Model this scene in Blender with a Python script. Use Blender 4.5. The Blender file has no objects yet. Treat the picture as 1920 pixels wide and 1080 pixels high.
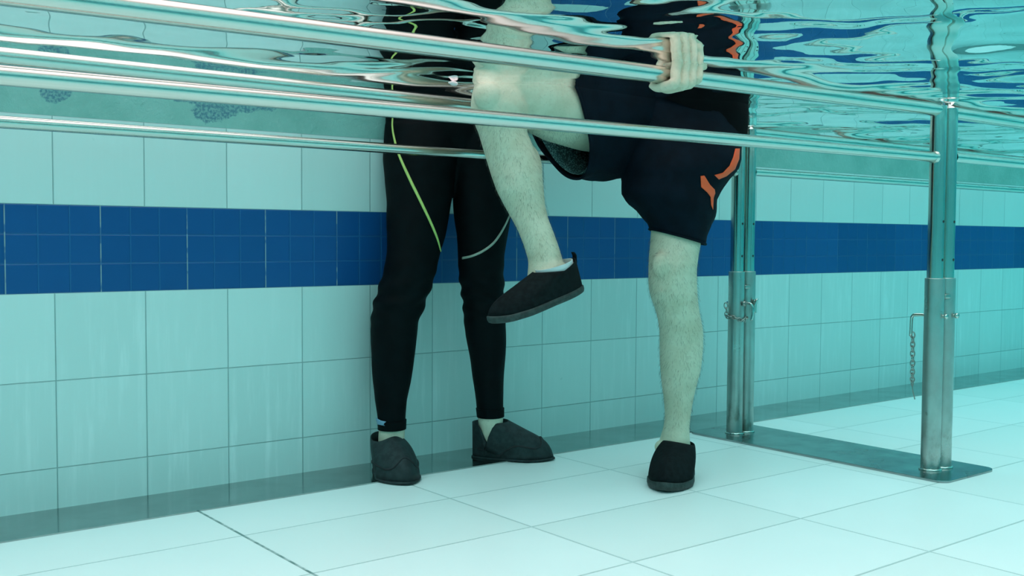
import bpy, bmesh, math, random
import numpy as np
from mathutils import Vector, Matrix, noise
from mathutils.bvhtree import BVHTree
PI = math.pi
SC = bpy.context.scene
COL = SC.collection
random.seed(4)

# ------------------------------------------------------------------ camera, world, exposure
F = 1958.13
YAW, PIT, ROL = 0.6631, -0.0464, 0.0051
CAM = Vector((-0.6226, -2.4392, 0.6076))
FW = Vector((math.sin(YAW)*math.cos(PIT), math.cos(YAW)*math.cos(PIT), math.sin(PIT)))
RT = Vector((math.cos(YAW), -math.sin(YAW), 0)); UP = RT.cross(FW)
RT, UP = RT*math.cos(ROL)+UP*math.sin(ROL), UP*math.cos(ROL)-RT*math.sin(ROL)
cd = bpy.data.cameras.new('camera'); cam = bpy.data.objects.new('camera', cd); COL.objects.link(cam)
cd.sensor_width = 36; cd.lens = F/1920*36; cd.clip_start = 0.02
M3 = Matrix((RT, UP, -FW)).transposed()
cam.matrix_world = Matrix.Translation(CAM) @ M3.to_4x4()
SC.camera = cam
SC.view_settings.view_transform = 'Standard'; SC.view_settings.look = 'None'
SC.view_settings.gamma = 1; SC.view_settings.use_curve_mapping = False
SC.view_settings.exposure = 0.0
SC.cycles.use_denoising = True
SC.cycles.max_bounces = 14; SC.cycles.transmission_bounces = 10; SC.cycles.glossy_bounces = 6; SC.cycles.diffuse_bounces = 6
SC.cycles.volume_bounces = 0
SC.cycles.sample_clamp_indirect = 12

w = bpy.data.worlds.new('daylight'); SC.world = w; w.use_nodes = True
nt = w.node_tree; nt.nodes.clear()
tc = nt.nodes.new('ShaderNodeTexCoord'); sep = nt.nodes.new('ShaderNodeSeparateXYZ')
nt.links.new(tc.outputs['Generated'], sep.inputs[0])
ramp = nt.nodes.new('ShaderNodeValToRGB')
mx_ = nt.nodes.new('ShaderNodeMath'); mx_.operation = 'MULTIPLY_ADD'; mx_.inputs[1].default_value = -.34    # the hall is brighter over the camera's side than down its far end
nt.links.new(sep.outputs['X'], mx_.inputs[0]); nt.links.new(sep.outputs['Z'], mx_.inputs[2]); nt.links.new(mx_.outputs[0], ramp.inputs[0])
e = ramp.color_ramp.elements
e[0].position = 0.0; e[0].color = (.10, .07, .06, 1)
e[1].position = 1.0; e[1].color = (1.0, .56, .565, 1)
m = e.new(.40); m.color = (.30, .19, .19, 1); m = e.new(.66); m.color = (.86, .50, .50, 1)
bg = nt.nodes.new('ShaderNodeBackground'); bg.inputs['Strength'].default_value = 5.5
nt.links.new(ramp.outputs[0], bg.inputs[0])
wo = nt.nodes.new('ShaderNodeOutputWorld'); nt.links.new(bg.outputs[0], wo.inputs[0])

# ------------------------------------------------------------------ projection helpers (photo pixel + distance -> point in the pool)
def ray(x, y): return FW + RT*((x-960)/F) + UP*((540-y)/F)
def dep(x, y, t): return CAM + ray(x, y)*t
def atz(x, y, z=0.0):
    d = ray(x, y); return CAM + d*((z-CAM.z)/d.z)
def aty(x, y, Y):
    d = ray(x, y); return CAM + d*((Y-CAM.y)/d.y)

# ------------------------------------------------------------------ object helpers
def tag(o, label=None, cat=None, group=None, kind=None):
    if label: o['label'] = label
    if cat: o['category'] = cat
    if group: o['group'] = group
    if kind: o['kind'] = kind
    return o
def empty(name, loc, label=None, cat=None, group=None):
    o = bpy.data.objects.new(name, None); COL.objects.link(o); o.location = loc; o.empty_display_size = .1
    return tag(o, label, cat, group)
def wloc(o):
    v = Vector(o.location)
    while o.parent: o = o.parent; v += Vector(o.location)
    return v
def link(name, me, mat, parent=None, smooth=True):
    """mesh is in world coordinates; re-based on its parent"""
    o = bpy.data.objects.new(name, me); COL.objects.link(o)
    if mat: me.materials.clear(); me.materials.append(mat)
    if parent:
        me.transform(Matrix.Translation(-wloc(parent))); o.parent = parent
    for p in me.polygons: p.use_smooth = smooth
    return o
def to_mesh(bm, name='m'):
    bmesh.ops.recalc_face_normals(bm, faces=bm.faces)
    me = bpy.data.meshes.new(name); bm.to_mesh(me); bm.free(); return me
def add_box(bm, lo, hi, bev=0):
    vs = [bm.verts.new((x, y, z)) for x in (lo[0], hi[0]) for y in (lo[1], hi[1]) for z in (lo[2], hi[2])]
    q = [(0,1,3,2),(4,6,7,5),(0,4,5,1),(2,3,7,6),(0,2,6,4),(1,5,7,3)]
    fs = [bm.faces.new([vs[i] for i in f]) for f in q]
    if bev:
        es = list({e for f in fs for e in f.edges})
        bmesh.ops.bevel(bm, geom=es, offset=bev, segments=2, affect='EDGES', profile=.5)
def add_rings(bm, rings, caps=(True, True)):
    """rings: list of lists of points"""
    n = len(rings[0]); vr = [[bm.verts.new(p) for p in r] for r in rings]
    for a, b in zip(vr, vr[1:]):
        for i in range(n):
            bm.faces.new((a[i], a[(i+1) % n], b[(i+1) % n], b[i]))
    if caps[0]:
        c = bm.verts.new(sum((v.co for v in vr[0]), Vector())/n)
        for i in range(n): bm.faces.new((vr[0][(i+1) % n], vr[0][i], c))
    if caps[1]:
        c = bm.verts.new(sum((v.co for v in vr[-1]), Vector())/n)
        for i in range(n): bm.faces.new((vr[-1][i], vr[-1][(i+1) % n], c))
def ell(c, ax, ay, n=36, ex=1.0):
    c = Vector(c); out = []
    for i in range(n):
        a = 2*PI*i/n; ca, sa = math.cos(a), math.sin(a)
        out.append(c + ax*(math.copysign(abs(ca)**ex, ca)) + ay*(math.copysign(abs(sa)**ex, sa)))
    return out
def tube_pts(pts, r, n=12):
    pts = [Vector(p) for p in pts]; rr = r if isinstance(r, (list, tuple)) else [r]*len(pts)
    rings = []; prev = None
    for i, p in enumerate(pts):
        d = (pts[min(i+1, len(pts)-1)] - pts[max(i-1, 0)]).normalized()
        if prev is None:
            a = Vector((0, 0, 1)) if abs(d.z) < .9 else Vector((1, 0, 0))
            u = d.cross(a).normalized()
        else:
            u = (prev - d*prev.dot(d)).normalized()
        prev = u; v = d.cross(u)
        rings.append(ell(p, u*rr[i], v*rr[i], n))
    return rings
def add_tube(bm, pts, r, n=12, caps=(True, True)):
    """long straight pieces get a close pair of rings at both ends so the caps do not bend the shading"""
    pts = [Vector(p) for p in pts]; rr = list(r) if isinstance(r, (list, tuple)) else [r]*len(pts); P = []; Q = []
    for i, p in enumerate(pts):
        if i and (p-pts[i-1]).length > .02:
            d = (p-pts[i-1]).normalized(); L = (p-pts[i-1]).length
            P += [pts[i-1]+d*.0006, pts[i-1]+d*.0014, p-d*.0014, p-d*.0006]
            for f_ in (.0006/L, .0014/L, 1-.0014/L, 1-.0006/L): Q.append(rr[i-1]*(1-f_)+rr[i]*f_)
        P.append(p); Q.append(rr[i])
    add_rings(bm, tube_pts(P, Q, n), caps)
def add_ball(bm, c, r, s=(1, 1, 1), sub=3):
    m = Matrix.Translation(Vector(c)) @ Matrix.Diagonal((s[0]*r, s[1]*r, s[2]*r, 1))
    bmesh.ops.create_icosphere(bm, subdivisions=sub, radius=1, matrix=m)
def bez(pts, n=24):
    """Catmull-Rom through points"""
    P = [Vector(p) for p in pts]; P = [P[0]*2-P[1]] + P + [P[-1]*2-P[-2]]; out = []
    k = len(P)-3
    for j in range(n+1):
        u = j/n*k; i = min(int(u), k-1); t = u-i
        a, b, c, d = P[i:i+4]
        out.append(.5*((2*b)+(c-a)*t+(2*a-5*b+4*c-d)*t*t+(3*b-a-3*c+d)*t**3))
    return out
def interp(tab, x):
    xs = [a for a, _ in tab]; ys = [b for _, b in tab]
    return float(np.interp(x, xs, ys))
def remesh(bm, voxel, smooth=3, mat=None):
    me = to_mesh(bm); o = bpy.data.objects.new('tmp', me); COL.objects.link(o)
    md = o.modifiers.new('r', 'REMESH'); md.mode = 'VOXEL'; md.voxel_size = voxel
    ms = o.modifiers.new('s', 'SMOOTH'); ms.factor = .5; ms.iterations = smooth
    dg = bpy.context.evaluated_depsgraph_get()
    out = bpy.data.meshes.new_from_object(o.evaluated_get(dg))
    bpy.data.objects.remove(o); bpy.data.meshes.remove(me)
    return out

# ------------------------------------------------------------------ materials
class NT:
    def __init__(s, name):
        s.m = bpy.data.materials.new(name); s.m.use_nodes = True; s.t = s.m.node_tree; s.t.nodes.clear()
        s.out = s.t.nodes.new('ShaderNodeOutputMaterial')
        s.p = s.t.nodes.new('ShaderNodeBsdfPrincipled'); s.t.links.new(s.p.outputs[0], s.out.inputs[0])
        s.tc = s.t.nodes.new('ShaderNodeTexCoord')
        g = s.t.nodes.new('ShaderNodeNewGeometry'); s.pos = g.outputs['Position']; s.g = g
    def put(s, inp, v):
        if hasattr(v, 'links') or isinstance(v, bpy.types.NodeSocket): s.t.links.new(v, inp)
        else: inp.default_value = v
    def mth(s, op, a, b=0.0, c=0.0, clamp=False):
        n = s.t.nodes.new('ShaderNodeMath'); n.operation = op; n.use_clamp = clamp
        for i, v in enumerate((a, b, c)): s.put(n.inputs[i], v)
        return n.outputs[0]
    def mix(s, f, a, b, bt='MIX'):
        n = s.t.nodes.new('ShaderNodeMix'); n.data_type = 'RGBA'; n.blend_type = bt
        s.put(n.inputs[0], f); s.put(n.inputs[6], a); s.put(n.inputs[7], b); return n.outputs[2]
    def xyz(s, v=None):
        n = s.t.nodes.new('ShaderNodeSeparateXYZ'); s.t.links.new(v or s.pos, n.inputs[0]); return n.outputs
    def com(s, x, y, z):
        n = s.t.nodes.new('ShaderNodeCombineXYZ')
        for i, v in enumerate((x, y, z)): s.put(n.inputs[i], v)
        return n.outputs[0]
    def noise(s, scale, vec=None, detail=3, rough=.55, sx=(1, 1, 1)):
        mp = s.t.nodes.new('ShaderNodeMapping'); mp.inputs['Scale'].default_value = sx
        s.t.links.new(vec or s.pos, mp.inputs[0])
        n = s.t.nodes.new('ShaderNodeTexNoise'); n.inputs['Scale'].default_value = scale
        n.inputs['Detail'].default_value = detail; n.inputs['Roughness'].default_value = rough
        s.t.links.new(mp.outputs[0], n.inputs[0]); return n.outputs[0]
    def white(s, vec):
        n = s.t.nodes.new('ShaderNodeTexWhiteNoise'); n.noise_dimensions = '3D'; s.t.links.new(vec, n.inputs[0]); return n.outputs[0]
    def rmp(s, v, a, b, lo=0.0, hi=1.0):
        n = s.t.nodes.new('ShaderNodeMapRange'); n.clamp = True; n.interpolation_type = 'SMOOTHSTEP'
        s.put(n.inputs[0], v); s.put(n.inputs[1], a); s.put(n.inputs[2], b); s.put(n.inputs[3], lo); s.put(n.inputs[4], hi)
        return n.outputs[0]
    def bump(s, h, dist=.001, st=1.0):
        n = s.t.nodes.new('ShaderNodeBump'); n.inputs['Distance'].default_value = dist; n.inputs['Strength'].default_value = st
        s.put(n.inputs['Height'], h); s.t.links.new(n.outputs[0], s.p.inputs['Normal'])
    def set(s, **k):
        for a, v in k.items():
            s.put(s.p.inputs[{'col': 'Base Color', 'rough': 'Roughness', 'metal': 'Metallic', 'spec': 'Specular IOR Level'}[a]], v)
        return s.m
def line_mask(n, coord, origin, pitch, half):
    """1 on the joint lines of a grid"""
    a = n.mth('DIVIDE', n.mth('SUBTRACT', coord, origin), pitch)
    fr = n.mth('FRACT', a)
    d = n.mth('MULTIPLY', n.mth('MINIMUM', fr, n.mth('SUBTRACT', 1.0, fr)), pitch)
    return n.rmp(d, half*.6, half*1.5, 1.0, 0.0), n.mth('FLOOR', a)
def plain(name, col, rough=.5, metal=0.0, nz=None, spec=.5):
    n = NT(name)
    if nz:
        v = n.noise(nz[0]); c = n.mix(n.rmp(v, .3, .7), tuple(x*(1-nz[1]) for x in col)+(1,), tuple(min(1, x*(1+nz[1])) for x in col)+(1,))
        n.bump(v, nz[2] if len(nz) > 2 else .0005)
    else: c = col+(1,)
    return n.set(col=c, rough=rough, metal=metal, spec=spec)

TH, H0 = .1951, .0939
Z1, Z2, Z3, Z4 = H0+TH, H0+2*TH, H0+3*TH, H0+4*TH      # joints above the first cut row
def wall_mat(along):
    n = NT('tiled_pool_wall')
    o = n.xyz(); a = o[along]; z = o[2]
    big, ca = line_mask(n, a, 0.0, .2, .0010)
    zl, cz = line_mask(n, z, H0, TH, .0010)
    rnd = n.white(n.com(ca, cz, 0.0))
    tile = n.mix(rnd, (.60, .72, .70, 1), (.69, .79, .77, 1))
    # chalky vertical streaks and clouding of the glaze
    st = n.noise(1.0, sx=(45, 45, 4), detail=4, rough=.6)
    cl = n.noise(3.5, detail=3)
    tile = n.mix(n.mth('MULTIPLY', n.rmp(st, .45, .75), n.mth('MULTIPLY', n.rmp(cl, .35, .65, .15, .8), n.rmp(z, .50, .60, 1.0, .15))), tile, (.78, .86, .85, 1))
    spk = n.noise(26.0, detail=1)
    tile = n.mix(n.rmp(spk, .79, .83, 0, .25), tile, (.30, .44, .42, 1))
    grout = n.mth('MAXIMUM', big, zl)
    tile = n.mix(n.mth('MULTIPLY', grout, .62), tile, (.16, .30, .30, 1))
    # blue band: tiles half a tile over, each pressed into nine
    b1, cb = line_mask(n, a, .1, .2, .0012)
    g1, _ = line_mask(n, a, .1, .2/3, .0016)
    g2, _ = line_mask(n, z, H0+2*TH, TH/3, .0016)
    rb = n.white(n.com(cb, 4.0, 2.0))
    blue = n.mix(rb, (.004, .070, .235, 1), (.008, .086, .275, 1))
    blue = n.mix(n.mth('MULTIPLY', n.mth('MULTIPLY', n.mth('MAXIMUM', g1, g2), .35), n.rmp(a, 1.0, 2.4, 1.0, .3)), blue, (.03, .16, .33, 1))
    dash = n.noise(22.0, detail=2)
    blue = n.mix(n.mth('MULTIPLY', b1, n.mth('MULTIPLY', n.rmp(dash, .42, .5, .15, .8), n.rmp(a, 1.0, 2.2, 1.0, .15))), blue, (.30, .38, .40, 1))
    isb = n.mth('MULTIPLY', n.mth('GREATER_THAN', z, Z2), n.mth('LESS_THAN', z, Z3))
    col = n.mix(isb, tile, blue)
    # rough rendered band from the last tile row up to the edge, with worn dark patches
    rn = n.noise(55.0, detail=6, rough=.7); rl = n.noise(6.0, detail=4)
    ren = n.mix(n.rmp(rl, .35, .65), (.22, .46, .41, 1), (.29, .54, .49, 1))
    ren = n.mix(n.rmp(rn, .5, .75, 0, .4), ren, (.40, .62, .58, 1))
    if along == 0:
        mask = None
        wob = n.mth('MULTIPLY', n.mth('SUBTRACT', n.noise(34.0, detail=6, rough=.65), .5), .16)
        for cx, cz_, rx, rz in ((.355, .915, .042, .034), (.43, .936, .10, .020), (.315, .943, .05, .022), (.395, .925, .05, .028), (.005, .928, .035, .026), (-.035, .952, .06, .013)):
            d = n.mth('ADD', n.mth('POWER', n.mth('DIVIDE', n.mth('SUBTRACT', a, cx), rx), 2.0),
                      n.mth('POWER', n.mth('DIVIDE', n.mth('SUBTRACT', z, cz_), rz), 2.0))
            d = n.mth('SUBTRACT', 1.0, n.mth('ADD', d, n.mth('MULTIPLY', wob, 16.0)))
            mk = n.rmp(d, 0.0, .25)
            mask = mk if mask is None else n.mth('MAXIMUM', mask, mk)
        fleck = n.rmp(n.noise(150.0, detail=2), .40, .60, .35, 1.0)
        ren = n.mix(n.mth('MULTIPLY', mask, fleck), ren, (.10, .24, .30, 1))
    isr = n.mth('GREATER_THAN', z, Z4)
    col = n.mix(isr, col, ren)
    h = n.mth('MULTIPLY', n.mth('SUBTRACT', 1.0, n.mth('MAXIMUM', n.mth('MULTIPLY', grout, n.mth('SUBTRACT', 1.0, isb)), n.mth('MULTIPLY', n.mth('MAXIMUM', b1, n.mth('MAXIMUM', g1, g2)), n.mth('MULTIPLY', isb, .6)))), n.mth('SUBTRACT', 1.0, isr))
    h = n.mth('ADD', h, n.mth('MULTIPLY', n.mth('MULTIPLY', rn, isr), 4.0))
    n.bump(h, .0012)
    return n.set(col=col, rough=n.mth('ADD', .30, n.mth('MULTIPLY', isr, .5)), spec=.35)
def floor_mat():
    n = NT('white_floor_tiles'); o = n.xyz(); x, y = o[0], o[1]
    FXp, FYp, X0 = .5133, .3034, .2449
    lx, cx = line_mask(n, x, X0, FXp, .0020)
    ly, cy = line_mask(n, y, -.2031-.2365, FYp, .0020)
    r = n.white(n.com(cx, cy, 1.0))
    c = n.mix(r, (.80, .84, .81, 1), (.87, .90, .88, 1))
    cl = n.noise(2.2, detail=4); c = n.mix(n.rmp(cl, .3, .7, 0, .35), c, (.74, .84, .82, 1))
    c = n.mix(n.mth('MULTIPLY', n.mth('MAXIMUM', lx, ly), .55), c, (.34, .46, .44, 1))
    # one joint near the corner of the strip is dirty
    d = n.mth('ABSOLUTE', n.mth('SUBTRACT', x, X0))
    drt = n.mth('MULTIPLY', n.rmp(d, .0015, .0045, 1.0, 0.0), n.rmp(n.noise(40.0, detail=3), .35, .6, .25, .9))
    c = n.mix(drt, c, (.12, .22, .20, 1))
    h = n.mth('SUBTRACT', 1.0, n.mth('MAXIMUM', lx, ly))
    n.bump(h, .0015)
    return n.set(col=c, rough=.38, spec=.3)
def metal_mat(name, col, rough, stain=0.0, clean=False):
    n = NT(name)
    v = n.noise(9.0, detail=5); v2 = n.noise(60.0, detail=3)
    c = n.mix(n.rmp(v, .35, .7), col+(1,), tuple(x*.86 for x in col)+(1,))
    if stain:
        z = n.xyz()[2]
        s = n.mth('MULTIPLY', n.rmp(n.noise(30.0, detail=5, sx=(1, 1, .6)), .50, .68), n.rmp(z, .0, .16, 1.0, .12))
        c = n.mix(n.mth('MULTIPLY', s, stain), c, (.16, .13, .09, 1))
    if clean: return n.set(col=col+(1,), rough=rough, metal=1.0)
    n.bump(v2, .00005)
    return n.set(col=c, rough=n.rmp(v, .3, .7, rough*.8, rough*1.3), metal=1.0)
def skin_mat(name, a, b, warm):
    n = NT(name)
    v = n.noise(16.0, detail=5, rough=.65); f = n.noise(170.0, detail=3); w2 = n.noise(7.0, detail=3)
    c = n.mix(n.rmp(v, .32, .68), a+(1,), b+(1,))
    c = n.mix(n.rmp(w2, .5, .72, 0, .55), c, warm+(1,))
    c = n.mix(n.rmp(f, .58, .72, 0, .28), c, tuple(x*.55 for x in a)+(1,))
    n.bump(n.mth('ADD', v, n.mth('MULTIPLY', f, .5)), .0022)
    return n.set(col=c, rough=.55, spec=.3)

M = {}
M['wall_x'] = wall_mat(0); M['wall_y'] = wall_mat(1); M['floor'] = floor_mat()
M['steel'] = metal_mat('brushed_steel_rail', (.62, .60, .55), .19, clean=True)
M['sleeve'] = metal_mat('stained_steel_sleeve', (.50, .49, .46), .33, .75)
M['plate'] = metal_mat('dull_steel_plate', (.34, .37, .37), .22)
M['strip'] = metal_mat('grey_steel_strip', (.45, .47, .46), .15)
M['hole'] = plain('dark_hole', (.01, .012, .015), .6)
M['chain'] = metal_mat('dark_steel_chain', (.50, .46, .42), .30)
M['skin'] = skin_mat('pale_skin', (.53, .49, .36), (.62, .59, .455), (.66, .54, .41))
M['skin2'] = skin_mat('fair_skin', (.66, .56, .43), (.74, .64, .50), (.74, .58, .45))
M['hair'] = plain('leg_hair', (.10, .09, .07), .6)
M['leggings'] = plain('black_wetsuit', (.0015, .0035, .0045), .65, nz=(30, .25, .0015), spec=.08)
M['shirt'] = plain('black_shirt', (.001, .0018, .0025), .85, nz=(22, .2, .002), spec=.08)
M['shorts'] = plain('navy_shorts', (.0015, .0055, .011), .8, nz=(24, .25, .003), spec=.1)
n_ = NT('mesh_lining'); wv = n_.t.nodes.new('ShaderNodeTexVoronoi'); wv.inputs['Scale'].default_value = 230
n_.t.links.new(n_.pos, wv.inputs[0])
M['lining'] = n_.set(col=n_.mix(n_.rmp(wv.outputs[0], .25, .5), (.30, .52, .52, 1), (.05, .10, .11, 1)), rough=.8)
M['orange'] = plain('orange_trim', (1.0, .095, .018), .6)
M['piping'] = plain('yellow_green_piping', (.50, .62, .16), .6)
M['piping_grey'] = plain('grey_piping', (.36, .37, .30), .6)
M['neoprene'] = plain('grey_neoprene', (.018, .027, .029), .6, nz=(60, .3, .001), spec=.25)
M['seam'] = plain('dark_seam', (.008, .010, .012), .7)
M['shoe'] = plain('black_knit_shoe', (.006, .009, .010), .85, nz=(80, .3, .001), spec=.1)
M['sole'] = plain('dark_rubber_sole', (.030, .042, .040), .6, nz=(90, .3, .0006), spec=.3)
M['sock'] = plain('white_sock', (.60, .62, .62), .8)
M['patch'] = plain('pale_blue_logo', (.20, .33, .46), .6)
M['pink'] = plain('pale_pink_scrap', (.85, .62, .62), .5)
M['black_hair'] = plain('dark_hair', (.02, .016, .012), .7)

# ------------------------------------------------------------------ the pool
XL, XR, YF = -4.6, 11.5, -6.2
H = .965
def struct(name, lo, hi, mat, bev=0):
    bm = bmesh.new(); add_box(bm, lo, hi, bev); o = link(name, to_mesh(bm), mat, smooth=False); o['kind'] = 'structure'; return o
struct('floor', (XL-.3, YF-.3, -.2), (XR+.3, .3, 0), M['floor'])
struct('wall_back', (XL-.3, 0, 0), (XR+.3, .3, 1.12), M['wall_x'])
struct('wall_front', (XL-.3, YF-.3, 0), (XR+.3, YF, 1.12), M['wall_x'])
struct('wall_left', (XL-.3, YF, 0), (XL, 0, 1.12), M['wall_y'])
struct('wall_right', (XR, YF, 0), (XR+.3, 0, 1.12), M['wall_y'])
struct('trim_1', (XL, -.2031, 0), (XR, 0, .003), M['strip'])

# ------------------------------------------------------------------ water: a closed body of water with a rippled top
def build_water():
    rs = np.random.RandomState(11)
    def axis(lo, a, b, hi, fine, coarse):
        return np.concatenate([np.arange(lo, a, coarse), np.arange(a, b, fine), np.arange(b, hi, coarse), [hi]])
    xs = axis(XL-.1, -.6, 4.8, XR+.1, .0115, .06); ys = axis(YF-.1, -1.75, 0.0, .1, .0115, .06)
    Xg, Yg = np.meshgrid(xs, ys, indexing='ij')
    Z = np.zeros_like(Xg); N = 110
    for i in range(N):
        L = .085*(11**rs.rand()); th = rs.randn()*.9 + 1.1
        s = .0057*(L/.2)**.15
        k = 2*PI/L; ph = rs.rand()*2*PI
        wx = .10*L*np.sin(3.1*Xg+ph*2)+.10*L*np.sin(2.3*Yg+ph*3)
        Z += s/k*np.cos(k*(Xg*math.cos(th)+Yg*math.sin(th)+wx)+ph)
    for i in range(40):
        L = .04*(2.2**rs.rand()); th = rs.randn()*.8 + 1.3; k = 2*PI/L
        Z += .0013/k*np.cos(k*(Xg*math.cos(th)+Yg*math.sin(th)+.02*np.sin(9*Xg+i)+.02*np.sin(7*Yg+2*i))+rs.rand()*6.28)
    # calmer along the wall on the near side of the walkers
    calm = .38 + .62/(1+np.exp(-(Xg-.75-.35*Yg)/.22))
    calm = calm*(1-.45*np.exp(-((Xg-.1)**2/.5+(Yg+.1)**2/.10)))
    Z = H + Z*calm*1.0
    nx, ny = len(xs), len(ys); BZ = -.12
    top = np.stack([Xg, Yg, Z], -1).reshape(-1, 3)
    bot = top.copy(); bot[:, 2] = BZ
    idx = np.arange(nx*ny).reshape(nx, ny)
    q = np.stack([idx[:-1, :-1], idx[1:, :-1], idx[1:, 1:], idx[:-1, 1:]], -1).reshape(-1, 4)
    # bottom as one coarse ring of side verts only
    per = np.concatenate([idx[:, 0], idx[-1, 1:], idx[::-1, -1][1:], idx[0, ::-1][1:-1]])
    vb = top[per].copy(); vb[:, 2] = BZ
    verts = np.concatenate([top, vb]); b0 = len(top); n = len(per)
    faces = [tuple(f) for f in q.tolist()]
    for i in range(n):
        j = (i+1) % n; faces.append((int(per[j]), int(per[i]), b0+i, b0+j))
    faces.append(tuple(b0+i for i in range(n-1, -1, -1)))
    me = bpy.data.meshes.new('water'); me.from_pydata(verts.tolist(), [], faces)
    sm = np.zeros(len(faces), bool); sm[:len(q)] = True
    me.polygons.foreach_set('use_smooth', sm); me.update()
    mt = bpy.data.materials.new('pool_water'); mt.use_nodes = True; t = mt.node_tree; t.nodes.clear()
    out = t.nodes.new('ShaderNodeOutputMaterial'); g = t.nodes.new('ShaderNodeBsdfGlass')
    g.inputs['IOR'].default_value = 1.333; g.inputs['Roughness'].default_value = 0.0
    t.links.new(g.outputs[0], out.inputs['Surface'])
    v = t.nodes.new('ShaderNodeVolumeAbsorption'); v.inputs['Color'].default_value = (.0, .88, .90, 1); v.inputs['Density'].default_value = .29
    t.links.new(v.outputs[0], out.inputs['Volume'])
    o = bpy.data.objects.new('pool_water', me); COL.objects.link(o); me.materials.append(mt)
    tag(o, 'clear teal pool water filling the pool under a rippled surface', 'water', kind='stuff')
build_water()

# ------------------------------------------------------------------ parallel bars
SR, PR = .025, .0205            # sleeve and inner post radii
NY, FY = -.964, -.312
PX = {'nl': 1.937, 'nr': 1.991, 'fl': 1.925, 'fr': 1.977}
def cyl(bm, a, b, r, n=28): add_tube(bm, [a, b], r, n)
def railing(X_post, X_end, Y, ztop, zlow, label, dz=0.0, dl=0.0, group='railings of the parallel bars', rt_=.0175, rl=.0135, fitpins=True):
    s = 1 if X_end > X_post else -1
    root = empty('handrail', (X_post, Y, .0), label, 'handrail', group)
    bm = bmesh.new(); add_tube(bm, [(X_post, Y, ztop), (X_end, Y, ztop+dz)], rt_, 40); link('top_rail', to_mesh(bm), M['steel'], root)
    bm = bmesh.new(); add_tube(bm, [(X_post+s*.012, Y, zlow), (X_end, Y, zlow+dl)], rl, 36)
    add_tube(bm, [(X_post+s*(PR-.004), Y, zlow), (X_post+s*(PR+.004), Y, zlow)], [rl*1.28, rl*1.02], 30, (False, False))
    link('lower_rail', to_mesh(bm), M['steel'], root)
    for X in (X_post, X_end):
        bm = bmesh.new(); zt = ztop+(dz if X == X_end else 0); add_tube(bm, [(X, Y, .30), (X, Y, zt+.010)], PR, 36); p = link('post', to_mesh(bm), M['steel'], root)
        for z in (.66, .56, .76 if False else .505):
            if X == X_end: break
            bm = bmesh.new()
            cyl(bm, (X, Y-PR-.0004, z), (X, Y-PR+.006, z), .0036, 14)
            link('adjustment_hole', to_mesh(bm), M['hole'], p)
    return root
railing(PX['nl'], -1.62, NY, .951, .827, 'near steel handrail running left from its post, gripped by a hand', -.046, -.018)
railing(PX['nr'], 5.3, NY, .948, .832, 'near steel handrail running right from the near post')
railing(PX['fl'], -1.62, FY, .938, .819, 'far steel handrail passing between the two people and running left', .008, .004, rl=.012)
railing(PX['fr'], 5.3, FY, .944, .823, 'far steel handrail running right beyond the bare-legged person', rl=.012)

def rounded_plate(bm, x0, x1, y0, y1, z0, z1, r=.03):
    pts = []
    for cx, cy, a0 in ((x1-r, y1-r, 0), (x0+r, y1-r, 90), (x0+r, y0+r, 180), (x1-r, y0+r, 270)):
        for k in range(7):
            a = math.radians(a0+k*15); pts.append((cx+r*math.cos(a), cy+r*math.sin(a)))
    add_rings(bm, [[Vector((x, y, z0)) for x, y in pts], [Vector((x, y, z1-.001)) for x, y in pts],
                   [Vector((x*.999+.001*(x0+x1)/2, y*.999+.001*(y0+y1)/2, z1)) for x, y in pts]])
def floor_base(xa, label, xs, full=True):
    """a long steel plate across the walkway carrying four welded sleeves"""
    root = empty('floor_base', (xa, -.63, 0), label, 'base plate')
    bm = bmesh.new(); rounded_plate(bm, xa-.135, xa+.125, -1.065, -.2035, 0, .006); link('base_plate', to_mesh(bm), M['plate'], root, smooth=False)
    for (X, Y) in xs:
        bm = bmesh.new(); n = 40
        zt = .512
        rings = [ell((X, Y, z), Vector((r, 0, 0)), Vector((0, r, 0)), n) for z, r in ((.006, SR), (.007, SR), (zt-.002, SR), (zt-.001, SR), (zt, SR-.0012), (zt, PR+.0006), (zt-.03, PR+.0006))]
        add_rings(bm, rings, (False, False)); s = link('sleeve', to_mesh(bm), M['sleeve'], root)
        bm = bmesh.new(); rings = []
        for k in range(28):
            a = 2*PI*k/28; c = Vector((X+math.cos(a)*(SR+.001), Y+math.sin(a)*(SR+.001), .0075+.0006*math.sin(9*a)))
            u = Vector((math.cos(a), math.sin(a), 0))
            rings.append([c+u*.0035*math.cos(b)+Vector((0, 0, 1))*.0035*math.sin(b) for b in [2*PI*j/8 for j in range(8)]])
        rings.append(rings[0]); add_rings(bm, rings, (False, False)); bmesh.ops.remove_doubles(bm, verts=bm.verts, dist=1e-5)
        link('weld_bead', to_mesh(bm), M['steel'], s)
    for Y in (NY, FY):
        xx = sorted(x for x, y in xs if y == Y)
        if len(xx) > 1:
            bm = bmesh.new(); add_box(bm, (xx[0]+SR*.55, Y-SR*.95, .458), (xx[1]-SR*.55, Y-SR*.55, .470), .002)
            link('sleeve_bracket', to_mesh(bm), M['chain'], root)
    return root
floor_base(1.965, 'flat dull steel floor plate with four upright sleeves carrying the posts', [(PX['nl'], NY), (PX['nr'], NY), (PX['fl'], FY), (PX['fr'], FY)])

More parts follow.
